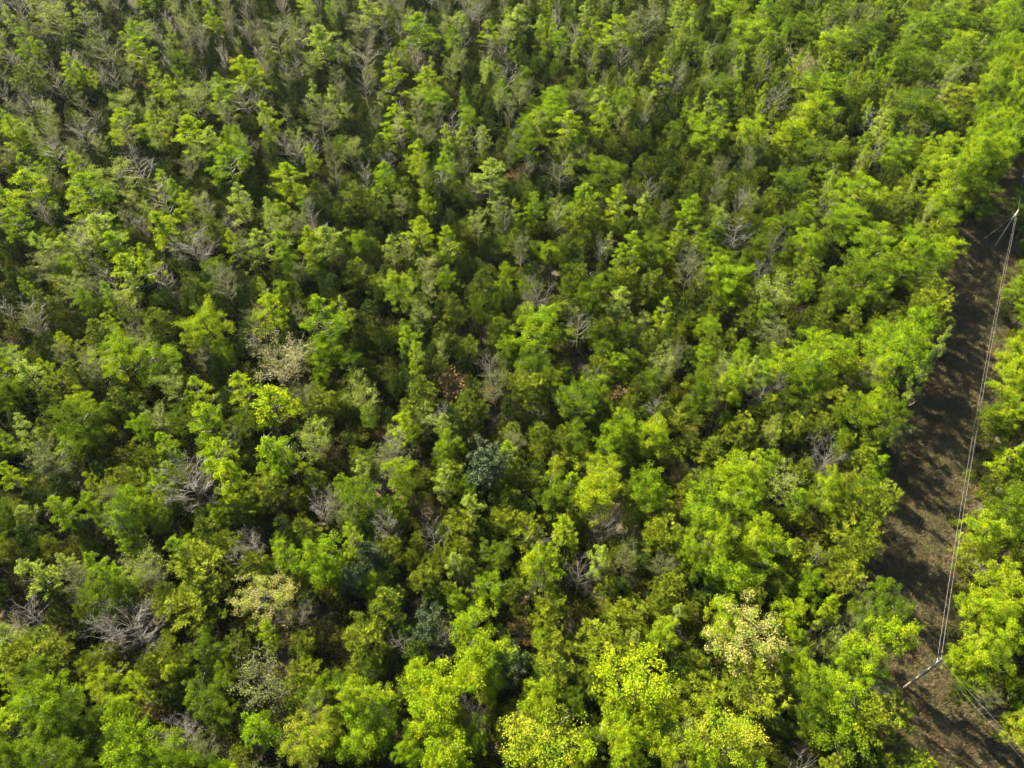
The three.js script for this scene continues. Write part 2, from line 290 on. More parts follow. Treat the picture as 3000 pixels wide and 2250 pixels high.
function paint(w, h, f) {
  const d = new Uint8Array(w * h * 4), g = v => Math.round(255 * Math.pow(clamp(v, 0, 1), 1 / 2.2));
  for (let j = 0; j < h; j++) for (let i = 0; i < w; i++) { const c = f(i, j), k = (j * w + i) * 4; d[k] = g(c[0]); d[k + 1] = g(c[1]); d[k + 2] = g(c[2]); d[k + 3] = 255; }
  const t = new THREE.DataTexture(d, w, h); t.colorSpace = THREE.SRGBColorSpace; t.wrapS = t.wrapT = THREE.RepeatWrapping; t.magFilter = THREE.LinearFilter; t.minFilter = THREE.LinearMipmapLinearFilter; t.generateMipmaps = true; t.needsUpdate = true;
  return t;
}
{
  // forest floor: leaf litter, bare soil, a little moss
  const tex = paint(1024, 1024, (i, j) => {
    const x = i * 0.08, y = j * 0.08, a = fbm(x * 0.35, y * 0.35), b = fbm(x * 2.1 + 40, y * 2.1, 3), c = hash2(i, j);
    let q = mixc([0.035, 0.028, 0.018], [0.11, 0.078, 0.045], clamp(b * 1.6 - 0.35, 0, 1));
    q = mixc(q, [0.05, 0.06, 0.018], clamp((a - 0.5) * 3, 0, 0.7));
    return q.map(v => v * (0.7 + 0.6 * c));
  });
  const g = new THREE.PlaneGeometry(3200, 3200); g.rotateX(-Math.PI / 2);
  const uv = g.attributes.uv; for (let k = 0; k < uv.count; k++) uv.setXY(k, uv.getX(k) * 3200 / 82, uv.getY(k) * 3200 / 82);
  const m = mesh('ground', g, new THREE.MeshStandardMaterial({ name: 'leaf litter', map: tex, roughness: 1 }), scene);
  m.userData = { kind: 'structure', label: 'dark brown leaf litter of the forest floor' };
  // the cleared strip: dry grass thatch, soil and green patches, worn unevenly
  const P = [], U = [], I = []; let rows = 0;
  const total = 70 + lineLen + 130;
  for (let s = 0; s <= total; s += 1.5) {
    const k = s < 70 ? 0 : 1, t = s < 70 ? s : s - 70, a = SPINE[k], b = SPINE[k + 1], l = Math.hypot(b[0] - a[0], b[1] - a[1]);
    const w = clamp((s - 62) / 16, 0, 1);                              // round the bend smoothly
    const d0 = [(SPINE[1][0] - SPINE[0][0]) / 70, (SPINE[1][1] - SPINE[0][1]) / 70];
    let dx = d0[0] * (1 - w) + A1[0] * w, dz = d0[1] * (1 - w) + A1[1] * w; const dl = Math.hypot(dx, dz); dx /= dl; dz /= dl;
    const cx = a[0] + (b[0] - a[0]) / l * t, cz = a[1] + (b[1] - a[1]) / l * t, l0 = edgeL(s) - 1.2, r0 = edgeR(s) + 1.2;
    for (let q = 0; q <= 8; q++) { const e = l0 + (r0 - l0) * q / 8; P.push(cx - dz * e, 0.004, cz + dx * e); U.push((e + 14) / 26, s / 104); }
    if (rows++) for (let q = 0; q < 8; q++) { const v = (rows - 2) * 9 + q; I.push(v, v + 1, v + 9, v + 1, v + 10, v + 9); }
  }
  const cg = new THREE.BufferGeometry();
  cg.setAttribute('position', new THREE.Float32BufferAttribute(P, 3)); cg.setAttribute('uv', new THREE.Float32BufferAttribute(U, 2)); cg.setIndex(I); cg.computeVertexNormals();
  const ct = paint(512, 2048, (i, j) => {
    const x = i * 26 / 512, y = j * 104 / 2048, a = fbm(x * 0.28 + 5, y * 0.2, 4), b = fbm(x * 1.4 + 9, y * 0.9 + 3, 4), s = fbm(x * 7 + fbm(x, y) * 5, y * 3, 3), c = hash2(i, j + 7000);
    let q = mixc([0.062, 0.053, 0.034], [0.115, 0.094, 0.056], clamp(b * 2.2 - 0.6, 0, 1));
    q = mixc(q, [0.06, 0.068, 0.018], clamp((a - 0.5) * 5, 0, 0.75));
    q = mixc(q, [0.125, 0.103, 0.062], clamp((s - 0.58) * 4, 0, 0.7));
    return q.map(v => v * (0.75 + 0.5 * c));
  });
  const cm = mesh('cleared_strip', cg, new THREE.MeshStandardMaterial({ name: 'dry thatch', map: ct, roughness: 1, side: THREE.DoubleSide }), scene);
  cm.userData = { kind: 'structure', label: 'brown cleared strip of dry grass under the power line' };
}
// dry grass and low weeds of the strip, brush along its edges
function scatter(name, label, protos, spots) {
  const root = new THREE.Group(); root.name = numbered(name); root.userData = { kind: 'stuff', label, category: name.replace(/_/g, ' ') }; scene.add(root);
  const by = new Map();
  for (const s of spots) { if (!by.has(s.p)) by.set(s.p, []); by.get(s.p).push(s); }
  const m4 = new THREE.Matrix4(), q = new THREE.Quaternion(), eu = new THREE.Euler();
  for (const [p, list] of by) for (const part of ['trunk', 'branches', 'crown']) {
    if (!p[part]) continue;
    const im = shade(new THREE.InstancedMesh(p[part], part === 'crown' ? p.mat : M.bark, list.length));
    im.name = protos[part] ?? part;
    list.forEach((s, k) => {
      m4.compose(V(s.x, s.y ?? 0, s.z), q.setFromEuler(eu.set(s.tx ?? 0, s.turn, s.tz ?? 0)), V(s.sx, s.sy, s.sz ?? s.sx)); im.setMatrixAt(k, m4);
      if (part === 'crown') im.setColorAt(k, new THREE.Color().setRGB(s.tint[0], s.tint[1], s.tint[2]));
    });
    root.add(im);
  }
  return root;
}
{
  const tuft = (pal, n, l) => { const b = new Bag(); for (let k = 0; k < n; k++) { const x = gauss() * 0.22, z = gauss() * 0.22, dx = gauss() * 0.8, dz = gauss() * 0.8, dl = Math.hypot(dx, 0.6, dz); b.blade(x, 0, z, dx / dl, 0.6 / dl, dz / dl, l * rr(0.5, 1.2), 0.018, vary(mixc(pal[0], pal[1], rnd()), 0.3)); } return { crown: b.geo(), mat: M.needle }; };
  const dry = rep(4, () => tuft([[0.10, 0.085, 0.045], [0.24, 0.195, 0.105]], 84, 0.7)), weed = rep(3, () => tuft([[0.05, 0.07, 0.012], [0.10, 0.12, 0.02]], 46, 0.5));
  const a = [], b = [];
  for (let k = 0; k < 120000 && a.length < 38000; k++) {
    const t = rr(-55, lineLen + 60), d = rr(-11, 8), base = t < 0 ? A2.map(v => -v) : A1, x = NEAR[0] + base[0] * t - (t < 0 ? 1 : 1) * base[1] * d, z = NEAR[1] + base[1] * t + base[0] * d;
    if (!inStrip(x, z, 0.6)) continue;
    const v = fbm(x * 0.3, z * 0.3 + 50);
    if (rnd() > 0.55 + 0.8 * (v - 0.3)) continue;
    (v > 0.55 && rnd() < 0.5 ? b : a).push({ p: null, x, z, turn: rnd() * 6.28, sx: rr(0.6, 1.4), sy: rr(0.5, 1.3), tint: [rr(0.7, 1.1), rr(0.7, 1.1), rr(0.7, 1.1)] });
  }
  for (const s of a) s.p = pick(dry); for (const s of b) s.p = pick(weed);
  scatter('dry_grass', 'matted straw coloured dry grass on the cleared strip', { crown: 'grass_blades' }, a);
  scatter('low_weeds', 'low green weeds sprouting in the cleared strip', { crown: 'weed_leaves' }, b);
}
// dead limbs dropped along the strip
{
  const limb = rep(5, () => {
    const g = new Bag(), L = rr(2.2, 4.2), pts = bend(V(0, 0.09, 0), V(L, rr(0.1, 0.35), rr(-0.4, 0.4)), 5, 0.08);
    g.tube(pts, 0.075, 0.02, 6, [0.46, 0.42, 0.36, 0.3]);
    for (let q = 0; q < 7; q++) { const s = along(pts, rr(0.3, 1)); g.tube(bend(s, V(s.x + rr(0.2, 1.0), s.y + rr(0, 0.5), s.z + gauss() * 0.8), 2, 0.12), 0.028, 0.01, 4, [0.46, 0.42, 0.36, 0.3]); }
    return g.geo();
  });
  const WHERE = ['left edge', 'middle', 'right edge'], LOT = ['just above the nearer pole', 'beside the nearer pole', 'a third of the way to the farther pole', 'half way between the poles', 'close to the farther pole', 'two thirds of the way to the farther pole', 'a quarter of the way to the farther pole'], T = [8, 1, 32, 49, 88, 65, 24];
  T.forEach((t0, n) => WHERE.forEach((w, k) => {
    if (k === 1 && n % 2) return;
    const t = t0 + rr(-2, 2), d = [edgeL(t + 70) + 1.2, -2.5 + rr(-1, 1), edgeR(t + 70) - 0.6][k];
    const m = mesh(numbered('fallen_branch'), pick(limb), M.bark, scene);
    m.position.set(NEAR[0] + A1[0] * t - A1[1] * d, 0, NEAR[1] + A1[1] * t + A1[0] * d); m.rotation.y = rnd() * 6.28;
    m.userData = { label: `dead branch, ${w} of strip, ${LOT[n]}`, category: 'fallen branch', group: 'dead branches on the cleared strip' };
  }));
}
// utility poles and conductors
const M2 = {
  pole: new THREE.MeshStandardMaterial({ name: 'weathered pole wood', roughness: 0.9, map: paint(64, 512, (i, j) => { const a = fbm(i * 0.4, j * 0.03), m = fbm(i * 0.08 + 7, j * 0.02 + 3); return mixc(mixc([0.25, 0.225, 0.14], [0.40, 0.36, 0.24], a), [0.17, 0.19, 0.07], clamp((m - 0.5) * 4, 0, 0.8)).map(v => v * (0.85 + 0.3 * hash2(i, j))); }) }),
  steel: new THREE.MeshStandardMaterial({ name: 'galvanised steel', color: new THREE.Color().setRGB(0.55, 0.57, 0.58), roughness: 0.45, metalness: 0.6 }),
  wire: new THREE.MeshStandardMaterial({ name: 'aluminium conductor', color: new THREE.Color().setRGB(0.36, 0.35, 0.33), roughness: 0.55, metalness: 0.1 }),
  porcelain: new THREE.MeshStandardMaterial({ name: 'glazed porcelain', color: new THREE.Color().setRGB(0.62, 0.66, 0.68), roughness: 0.25 }),
  guard: new THREE.MeshStandardMaterial({ name: 'pale guy guard', color: new THREE.Color().setRGB(0.75, 0.75, 0.72), roughness: 0.5 }),
};
function cable(a, b, sag, r, n = 40) {
  const pts = []; for (let k = 0; k <= n; k++) { const t = k / n; pts.push(V(a.x + (b.x - a.x) * t, a.y + (b.y - a.y) * t - sag * 4 * t * (1 - t), a.z + (b.z - a.z) * t)); }
  return new THREE.TubeGeometry(new THREE.CatmullRomCurve3(pts), n, r, 5, false);
}
function utilityPole(label, x, z, H, dirs, guys, turn) {
  const t = thing('utility_pole', label, 'utility pole', x, 0, z, 'wooden poles of the power line');
  const prof = [[0.17, -0.5], [0.165, 0], [0.15, H * 0.4], [0.13, H * 0.8], [0.115, H - 0.06], [0.09, H - 0.005], [0.0, H]].map(([r, y]) => new THREE.Vector2(r, y));
  mesh('shaft', new THREE.LatheGeometry(prof, 14), M2.pole, t);
  const ins = (p, d) => {
    const shape = [[0.02, 0], [0.055, 0.02], [0.03, 0.05], [0.06, 0.08], [0.03, 0.11], [0.06, 0.14], [0.02, 0.18]].map(([r, y]) => new THREE.Vector2(r, y));
    const g = new THREE.LatheGeometry(shape, 12); g.applyQuaternion(new THREE.Quaternion().setFromUnitVectors(V(0, 1, 0), d)); g.translate(p.x, p.y, p.z); return g;
  };
  for (const [y, dx, dz] of dirs) { const d = V(dx, -0.02, dz).normalize(); mesh('insulator', ins(V(d.x * 0.12, y, d.z * 0.12), d), M2.porcelain, t); mesh('dead_end_clamp', new THREE.CylinderGeometry(0.028, 0.02, 0.36, 8).applyQuaternion(new THREE.Quaternion().setFromUnitVectors(V(0, 1, 0), d)).translate(d.x * 0.48, y - 0.01, d.z * 0.48), M2.steel, t); }
  for (const y of [H - 0.45, H - 1.15]) { const g = new THREE.TorusGeometry(0.128, 0.014, 6, 18); g.rotateX(Math.PI / 2); g.translate(0, y, 0); mesh('steel_band', g, M2.steel, t); }
  const br = new THREE.CylinderGeometry(0.02, 0.02, 0.5, 6).translate(0, 0.25, 0); br.translate(0.1, H - 0.42, 0); mesh('pole_top_pin', br, M2.steel, t);
  const lp = new THREE.TorusGeometry(0.3, 0.016, 6, 22, 4.2); lp.rotateY(turn); lp.translate(Math.cos(turn) * 0.4, H - 1.3, -Math.sin(turn) * 0.4); mesh('jumper_loop', lp, M2.wire, t);
  for (const [y, gx, gz] of guys) {
    mesh('guy_wire', cable(V(0, y, 0), V(gx, 0.02, gz), 0, 0.011, 4), M2.wire, t);
    if (H > 9.2) mesh('guy_guard', cable(V(gx * 0.78, y * 0.22, gz * 0.78), V(gx, 0.02, gz), 0, 0.032, 3), M2.guard, t);
  }
  return t;
}
const HN = 9.7, HF = 8.9, THIRD = [NEAR[0] + 0.49 * 62, NEAR[1] + 0.872 * 62], FOURTH = [FAR[0] + A1[0] * 80, FAR[1] + A1[1] * 80];
utilityPole('nearer wooden utility pole with a guy wire at the bend of the line', NEAR[0], NEAR[1], HN, [[HN - 0.25, A1[0], A1[1]], [HN - 1.2, A1[0], A1[1]], [HN - 0.25, 0.49, 0.872], [HN - 1.2, 0.49, 0.872]], [[HN - 1.3, 4.2, 1.0]], 0.6);
utilityPole('farther wooden utility pole with a pale top at the right edge', FAR[0], FAR[1], HF, [[HF - 0.25, -A1[0], -A1[1]], [HF - 0.9, -A1[0], -A1[1]], [HF - 0.25, A1[0], A1[1]]], [[HF - 0.9, -5.2, 0.8]], 2);
utilityPole('wooden utility pole of the line past the lower right corner', THIRD[0], THIRD[1], HN, [[HN - 0.25, -0.49, -0.872], [HN - 1.2, -0.49, -0.872]], [], 1);
const conductor = (label, a, b, sag, r = 0.0075) => { const m = mesh(numbered('power_line_wire'), cable(a, b, sag, r, 60), M2.wire, scene); m.userData = { label, category: 'power line', group: 'conductors of the power line' }; };
conductor('upper bare wire running between the two utility poles', V(NEAR[0] + A1[0] * 0.6, HN - 0.26, NEAR[1] + A1[1] * 0.6), V(FAR[0] - A1[0] * 0.6, HF - 0.26, FAR[1] - A1[1] * 0.6), 1.2);
conductor('lower bare wire running between the two utility poles', V(NEAR[0] + A1[0] * 0.6, HN - 1.21, NEAR[1] + A1[1] * 0.6), V(FAR[0] - A1[0] * 0.6, HF - 0.91, FAR[1] - A1[1] * 0.6), 1.5);
conductor('upper bare wire leaving the nearer pole towards the lower right corner', V(NEAR[0] + 0.3, HN - 0.26, NEAR[1] + 0.52), V(THIRD[0] - 0.3, HN - 0.26, THIRD[1] - 0.52), 0.8, 0.006);
conductor('lower bare wire leaving the nearer pole towards the lower right corner', V(NEAR[0] + 0.3, HN - 1.21, NEAR[1] + 0.52), V(THIRD[0] - 0.3, HN - 1.21, THIRD[1] - 0.52), 1.0, 0.006);
conductor('thin wire leaving the farther pole past the right edge', V(FAR[0] + A1[0] * 0.5, HF - 0.26, FAR[1] + A1[1] * 0.5), V(FOURTH[0], HF, FOURTH[1]), 0.8);
// ---------- the trees one can tell apart: kind, then middle x, y, width and height as seen, by ninth of the photograph ----------
const SEEN = [
  `L60,110,110,170 L160,260,140,170 H360,90,240,200 L520,40,130,110 P470,250,130,170 H680,290,230,230 H900,180,160,160 L850,220,170,130 L900,320,190,130 P200,480,220,260 L450,420,130,180 L530,470,120,150 B350,560,130,130 H300,700,130,180 H750,660,180,170 R960,560,120,100 L1010,520,150,150 L1100,580,120,160 G1170,400,120,140 B1180,190,120,160 L1360,80,130,170 H1260,600,200,280 L1640,460,220,330 L1430,560,100,140 L1440,640,140,130 B1570,620,200,200 H1800,200,230,300 B1950,250,130,200 L2090,260,230,330 L2030,590,100,90 L1980,20,100,90 L2160,640,120,220 L810,800,200,150 L990,790,170,220 L1240,860,220,180 L1360,930,200,130 L1430,1040,230,200 L1550,910,110,200 L60,840,170,120 L0,330,80,80 B320,960,150,160 B890,1030,220,230 B530,860,160,120 L200,1060,150,120 L200,1190,200,180 L500,1080,160,160 L540,1190,240,130 L520,1320,200,170 H320,1150,120,140 L40,1290,150,200 L100,1450,180,100 H740,1150,220,260 L1050,1190,140,140 L1160,1240,120,120 B1010,1230,200,260 L1200,1340,120,150 L1540,1300,160,280 L1740,1380,120,220 L1860,1150,200,180 B1900,960,140,160 L1730,770,150,220 H2090,720,200,260 L2010,1000,110,120 P2060,1250,120,180 P2190,1380,90,140 L620,1480,250,220 L250,1590,160,170 L440,1580,150,170 L760,1600,200,100 L1050,1480,200,150 B1240,1590,220,130 P1400,1480,180,220 L1680,1580,170,160 L1830,1570,180,170 L1990,1570,150,180 P1890,1440,150,150 L2100,1560,220,200`,
  `L150,60,170,150 H120,150,200,150 P340,100,120,280 L500,180,220,180 H700,150,160,140 B880,60,150,180 L720,250,120,110 B790,200,100,200 O880,270,150,180 L960,220,130,130 H1040,200,120,150 L1140,120,190,240 L1270,190,80,250 L340,460,150,360 B160,330,180,220 B150,500,120,300 L570,520,170,130 G590,650,190,130 L950,440,100,170 B1080,470,190,170 L1060,580,90,110 L1430,270,130,60 L1600,60,110,140 B1500,200,100,200 L1780,190,240,180 B1640,330,120,200 H1990,110,240,220 L2160,60,120,160 L2170,200,100,150 B1830,330,120,150 O1980,420,160,180 L2070,480,140,200 B2140,490,130,240 L1680,640,150,150 L1700,760,120,200 G1400,640,200,140 L1250,760,140,130 G1370,740,150,150 O1420,530,200,90 H1540,640,130,180 G1820,640,110,180 L350,770,190,180 H220,740,90,120 P260,930,140,140 H570,850,130,180 B720,780,150,170 L690,880,80,160 L790,880,120,170 L500,970,130,140 L520,1080,90,160 L690,1000,120,150 L660,1090,140,80 L910,880,100,90 L960,1130,200,330 G830,760,120,130 G1200,930,220,220 P1440,960,180,170 L1480,810,180,150 B1420,1100,200,190 G1690,1110,250,200 L1620,1260,180,200 L1780,1300,150,260 P1560,1380,200,280 L1280,1320,120,170 L270,1140,170,130 G410,1220,90,180 P230,1340,160,220 P90,1260,180,250 L500,1480,180,180 L700,1560,170,200 P1050,1420,110,200 P1130,1560,140,200 L1130,1370,80,90 B1990,1220,150,230 R1150,1120,130,120 P1950,1060,120,180 O1800,900,250,200 G2150,850,120,180 G2020,1620,200,110 L2170,1530,100,180 L330,1610,120,100 H880,1450,150,150 P760,1240,120,160 P600,1180,160,160 P1430,1590,120,140`,
  `L60,140,160,240 G300,60,220,160 L430,230,250,190 L520,70,170,130 B540,240,120,260 B200,310,110,230 O340,380,120,180 G780,180,220,190 H770,400,230,180:t G1020,90,200,160 L1010,280,230,200 G1150,230,250,220 O850,60,200,120 L1330,40,130,140 L1560,180,250,260 G1500,330,200,180 L1700,120,250,200 L1800,300,260,220 G1950,180,240,220 G2080,100,250,200 L1450,420,240,180 G1700,420,260,180 L930,560,270,160 L1180,540,120,200 B600,610,180,190 G240,570,250,150 L250,730,150,140 P420,690,150,230 P60,560,100,250 L850,700,270,190 L700,830,220,160 L480,870,250,130 G160,850,280,230 B1220,760,120,130 L1500,690,300,180 L1320,800,170,170 G1650,760,220,200 B1640,620,160,110 Y1790,640,200,180 L2010,600,230,220 L2150,740,150,200 O1880,880,200,200 L2130,900,180,180 L2100,1010,160,120 B1280,960,120,230 G900,1000,300,200 G1400,960,250,220 L1700,960,200,160 L1150,1250,260,230 L1750,1130,260,210 L1720,1300,230,200 G1560,1060,200,160 P1380,1320,140,170 P820,1310,150,180 P560,1290,160,180 G700,1180,220,200 P300,1180,150,180 P120,1110,150,230 G1050,1420,280,200 G1000,1200,180,160 H430,1300,100,140 L60,1390,170,200 L230,1410,120,100 B320,1490,220,220 B600,1560,120,160 G800,1560,220,160 G1250,1550,280,180 L1500,1570,260,160 L1700,1620,200,120 G470,1620,150,120 G1950,1280,230,220 G2100,1180,200,200 G2080,1330,200,160 B30,1620,120,120`,
  `H300,60,220,160 G400,90,130,150 H480,170,180,180 P270,290,170,180 L840,80,230,170 L850,200,80,90 L710,280,130,180 P1230,190,160,280 P1020,430,200,220 L1380,420,250,250 Y1250,540,100,80 L1760,340,200,160 L2120,350,230,420 H1440,160,150,200 O150,430,220,160 O100,540,160,140 B20,350,80,120 P620,500,200,130 L760,640,260,240 L1020,660,260,220 L170,760,220,150 P490,760,160,200 G80,850,220,200 P320,940,160,170 P780,930,190,210 L500,1050,260,180 Y540,930,120,90 H1800,640,330,230:t L1310,880,140,170 L1580,850,200,220 L1740,950,220,230 L1340,1020,180,150 L1330,1110,220,120 L1420,1250,200,250 L1480,1400,220,200 O1280,700,200,120 H2000,1180,200,260 P2090,960,220,200 L2060,1120,90,80 L1790,1210,220,130 H300,1280,220,190 L1080,1220,160,130 B1240,1450,280,380:d O830,1290,250,180 P1700,1510,240,220 P2040,1450,160,150 P780,1450,220,170 L840,1590,240,150 L1020,1540,110,100 L60,1400,130,150 O550,1350,180,160 O330,1450,200,180 L420,1600,150,110 G1180,1050,160,140 O960,830,200,150 L20,1170,90,100 R2150,1260,120,120`,
  `P90,110,150,200 L340,210,230,230 L20,330,100,150 P900,160,170,220 P1050,240,120,190 B1250,240,240,180:w L1280,480,330,200 P740,330,150,230 P880,320,110,250 P660,490,150,280 P820,580,140,170 P1010,480,150,180 P470,410,110,160 L410,540,150,110 L480,640,130,200 O600,100,150,140 H560,50,150,120 P1390,300,130,180 L1650,230,220,200 L1820,290,170,170 P1700,460,160,180 P1540,130,150,170 P1840,130,170,190 P1970,180,180,220 B1540,430,150,200 L2090,350,130,150 P1990,560,170,150 G1240,700,220,160 P1200,830,220,200 P1360,820,180,200 B960,680,160,170 P630,720,120,130 R720,830,230,140 R930,880,150,120 G80,690,140,180 H170,900,220,180 P500,890,230,250 P810,930,170,200 P450,1050,190,170 L660,1110,130,130 G680,1220,200,180 L1560,960,270,260 L1640,850,200,120 B2040,980,110,200:w L2030,1100,220,170 B1650,780,90,100 H2120,700,180,250 R1760,910,160,180 P1290,1150,170,200 P1420,1180,150,160 M930,1340,310,400:m H300,1290,240,220 G150,1560,300,200 L380,1420,200,200 P700,1420,210,200 P1150,1380,150,200 P1250,1430,150,180 G1830,1100,230,180 L1760,1230,230,180 Y1680,1400,260,260:g Y1640,1540,260,180 L2000,1500,260,170 G1400,1550,240,190 P1070,1560,180,160 G800,1530,180,180 L820,1620,160,90 R2170,1400,90,130 Y2170,1060,100,140 O100,1180,220,200 P560,970,130,130 B640,1040,100,80`,
  `H60,80,170,260 B520,90,130,230 G320,130,260,180 P830,80,180,180 H640,230,240,230 L1250,90,330,220 G1560,100,240,200 P1600,190,220,170 P1600,330,240,200 P960,240,170,160 P200,330,140,180 P410,290,140,150 P420,390,130,140 H570,480,200,200 P920,370,150,160 P1110,420,170,170 G1040,250,220,160 P1330,420,150,130 L1330,530,300,220 L1560,570,300,230 L1650,680,130,150 L820,560,230,180 L700,650,260,200 L960,600,280,220 L850,730,270,180 L1300,740,220,160 B1220,780,180,170 B530,850,190,180 P180,570,160,190 P310,530,120,120 P630,500,120,120 L120,850,230,240 L350,830,200,190 G100,960,160,140 B220,970,110,180 P980,920,260,170 P720,1080,180,220 P860,950,160,160 P570,980,180,160 L1260,980,200,180 G1400,1050,170,220 G1100,1050,250,200 P380,1120,220,200 P180,1270,160,200 R60,1150,130,200 B920,1290,280,200 P1240,1200,180,220 P1200,1330,180,180 L360,1340,250,260 L430,1480,220,160 L950,1530,230,240 H650,1470,220,220 P1250,1570,270,180 L180,1580,330,180 L430,1600,220,130 P1120,1480,160,160 L2160,560,160,200 L2150,760,200,180 L2280,700,220,200 L2100,960,200,140 L2160,1050,150,200 P2020,1090,160,150 G2180,200,120,160 O2130,330,130,180 O2070,1260,200,200 L2140,1290,170,170 L2090,1600,280,130 O1970,1350,140,180 O2060,1450,200,150`,
  `O90,260,180,400 O330,330,220,240 L430,310,130,140 L640,330,160,150 L820,370,140,150 G650,560,240,280 H950,340,210,200 L850,90,160,170 G1000,60,180,140 P1330,120,200,220 P1300,330,330,290 P1460,200,180,180 L1180,200,150,180 P1640,350,190,170 B1640,200,160,130 P1050,560,200,180 P1230,620,320,260 L2050,300,300,280 P1990,110,200,150 Y1740,560,370,250:p L1700,780,140,200 B1930,660,200,160 B800,760,440,320:k B60,740,160,100 H90,800,200,130 R350,790,150,120 P250,880,340,180 P120,950,250,180 L200,1080,260,220 L330,1200,300,260 G150,1250,200,180 L420,1280,240,180 P580,1000,220,180 Y660,1120,200,120 P1060,900,190,130 P960,1000,150,150 L880,1140,160,160 L740,1280,200,200 R920,1320,200,120 H1640,1080,360,280:h G1330,1190,240,200 G1420,1320,220,200 L1690,1380,210,300 P2000,1000,240,260 P1950,820,200,180 G2060,1160,200,150 O2120,980,150,150 Y1960,1480,300,330 Y2120,1400,200,200 P1560,1560,180,180 L60,1590,250,160 L250,1560,250,180 L480,1560,300,200 L900,1580,360,150 B1180,1420,220,120 L1130,1580,250,150 H1310,1500,160,120 G560,1400,220,180`,
  `L60,150,150,330 P300,230,200,170 B560,110,180,190:s P760,90,200,180 P760,250,170,160 P640,310,160,170 P540,420,180,160 G1010,280,180,150 G940,480,230,220 P830,370,150,140 P1050,60,200,150 P1200,100,250,160 L1280,330,260,260 B1320,430,200,200 B1540,370,220,260 B1730,60,200,140 P2090,130,230,260 P2120,460,200,230 P1360,650,240,220 P1720,470,150,130 R1160,770,160,170:o R1580,710,90,130 R1690,620,110,120 R510,590,110,110 M200,310,190,200 M80,400,180,180 P280,560,280,230 G750,560,140,130 P160,820,310,320 B370,830,130,140 M560,760,240,230 L880,740,280,280 L900,900,330,230 L920,1080,250,200 L620,1080,360,350 L620,1280,350,220 B680,800,110,200 M1100,1020,220,290:n P1380,1010,320,260 P1380,860,220,180 P1720,880,370,230 P1870,690,250,180 L2080,790,240,240 L2170,650,100,160 Y1960,1110,480,320:y Y2090,1300,260,260 L1260,1250,240,230 Y1290,1450,460,380 L1550,1600,220,160 L1850,1390,270,300:l L1750,1270,160,150 L150,1200,330,300 G130,1400,300,180 O100,1560,200,180 P390,1180,160,180 L700,1570,350,200 G830,1450,240,200 L600,1620,200,130 G1500,1240,160,150 G1640,1100,180,200 L1830,1590,220,140 Y2100,1560,250,200 G440,1500,160,300`,
  `L110,80,250,200 L250,210,280,220 L480,120,240,240 L560,300,280,250 L350,440,330,240 G130,330,260,200 L60,240,180,180 P1080,70,270,220 P1180,160,230,230 P1100,280,200,170 P1040,420,230,210 P760,370,180,150 O900,150,200,200 L830,480,200,150 H1140,630,180,180 G1230,510,190,170 G1290,700,170,130 L250,690,250,250 H380,790,420,350:q L670,700,200,180 O880,650,160,160 P650,480,180,180 B830,850,180,140 H1000,810,160,150 L1230,850,250,210 G1040,980,200,200 G730,930,200,180 P420,1090,420,300 P130,1150,280,280 P590,1110,220,260 L840,1080,200,130 L820,1190,240,180 L1060,1260,350,260 G1190,1100,180,150 P1340,1310,250,260:e G1000,1430,420,300 G800,1330,200,200 Y320,1480,430,280 L150,1600,220,150 O560,1550,200,180 R810,1540,120,100 Y970,1610,110,80 L1960,130,280,230 L2120,60,220,180 P1900,250,180,160 Y2060,420,220,180 L2160,530,150,170 L1970,650,230,230 O1850,520,160,120 L2130,830,220,250 L1900,860,250,220 L1990,960,260,170 G1760,1130,150,120 G1770,930,110,90 H1940,1220,140,150 O2090,1140,160,160 Y2130,1340,180,230:r O1800,760,180,150`,
];
const SPECIAL = {
  m: 'large round glossy dark green evergreen standing out among lighter crowns near the middle', n: 'dark glossy evergreen on the right flank of a bright lime crown at the bottom', t: 'tan budding tree with a wide airy crown and pale forked trunk',
  d: 'big silvery leafless tree with sprawling limbs left of the middle', w: 'whitish leafless tree top rising out of a lime green crown', g: 'golden yellow tree with an orange cast right of the dark evergreen', p: 'pale yellow-green tree with bare twigs sticking out at its right side',
  k: 'big pinkish grey leafless tree with thick pale limbs at lower left', h: 'airy grey-green budding tree near the lower left', s: 'small silver white leafless tree top among dark pines below the evergreen', o: 'small rusty orange leafy shrub below the middle',
  y: 'largest golden yellow tree near the bottom edge, its crown spread wide', l: 'rounded bright lime tree against the left flank of the golden tree', q: 'big gold and tan budding tree with pale limbs showing left of the cleared strip', e: 'yellow-green pine leaning over the cleared strip just below the nearer pole', r: 'bright yellow bush on the right of the cleared strip in the bottom corner',
};
const KIND = {
  L: ['broadleaf_tree', 'tree', 'lime broadleaf tree', 13.5, 'lime green broadleaf trees'], G: ['dense_green_tree', 'tree', 'dense green tree', 10, 'dense mid-green trees'], Y: ['golden_tree', 'tree', 'golden leafed tree', 11.5, 'golden trees'],
  P: ['pine_tree', 'pine tree', 'tufted pine', 9.5, 'tufted pines'], B: ['bare_tree', 'bare tree', 'leafless grey tree', 12.5, 'leafless trees'], H: ['budding_tree', 'tree', 'budding grey-green tree', 12, 'budding trees'], M: ['evergreen_tree', 'tree', 'dark glossy evergreen', 10, 'dark evergreens'],
  R: ['rusty_shrub', 'shrub', 'rusty brown shrub', 4.2, 'rusty shrubs'], O: ['olive_shrub', 'shrub', 'olive green shrub', 5, 'olive shrubs'],
};
const placed = [];                                                     // every tree: {kind, p, x, z, sx, sy, W, label}
const cell = new Map(), key = (x, z) => Math.floor(x / 6) * 4096 + Math.floor(z / 6);
function put(t) { placed.push(t); const k = key(t.x, t.z); if (!cell.has(k)) cell.set(k, []); cell.get(k).push(t); return t; }
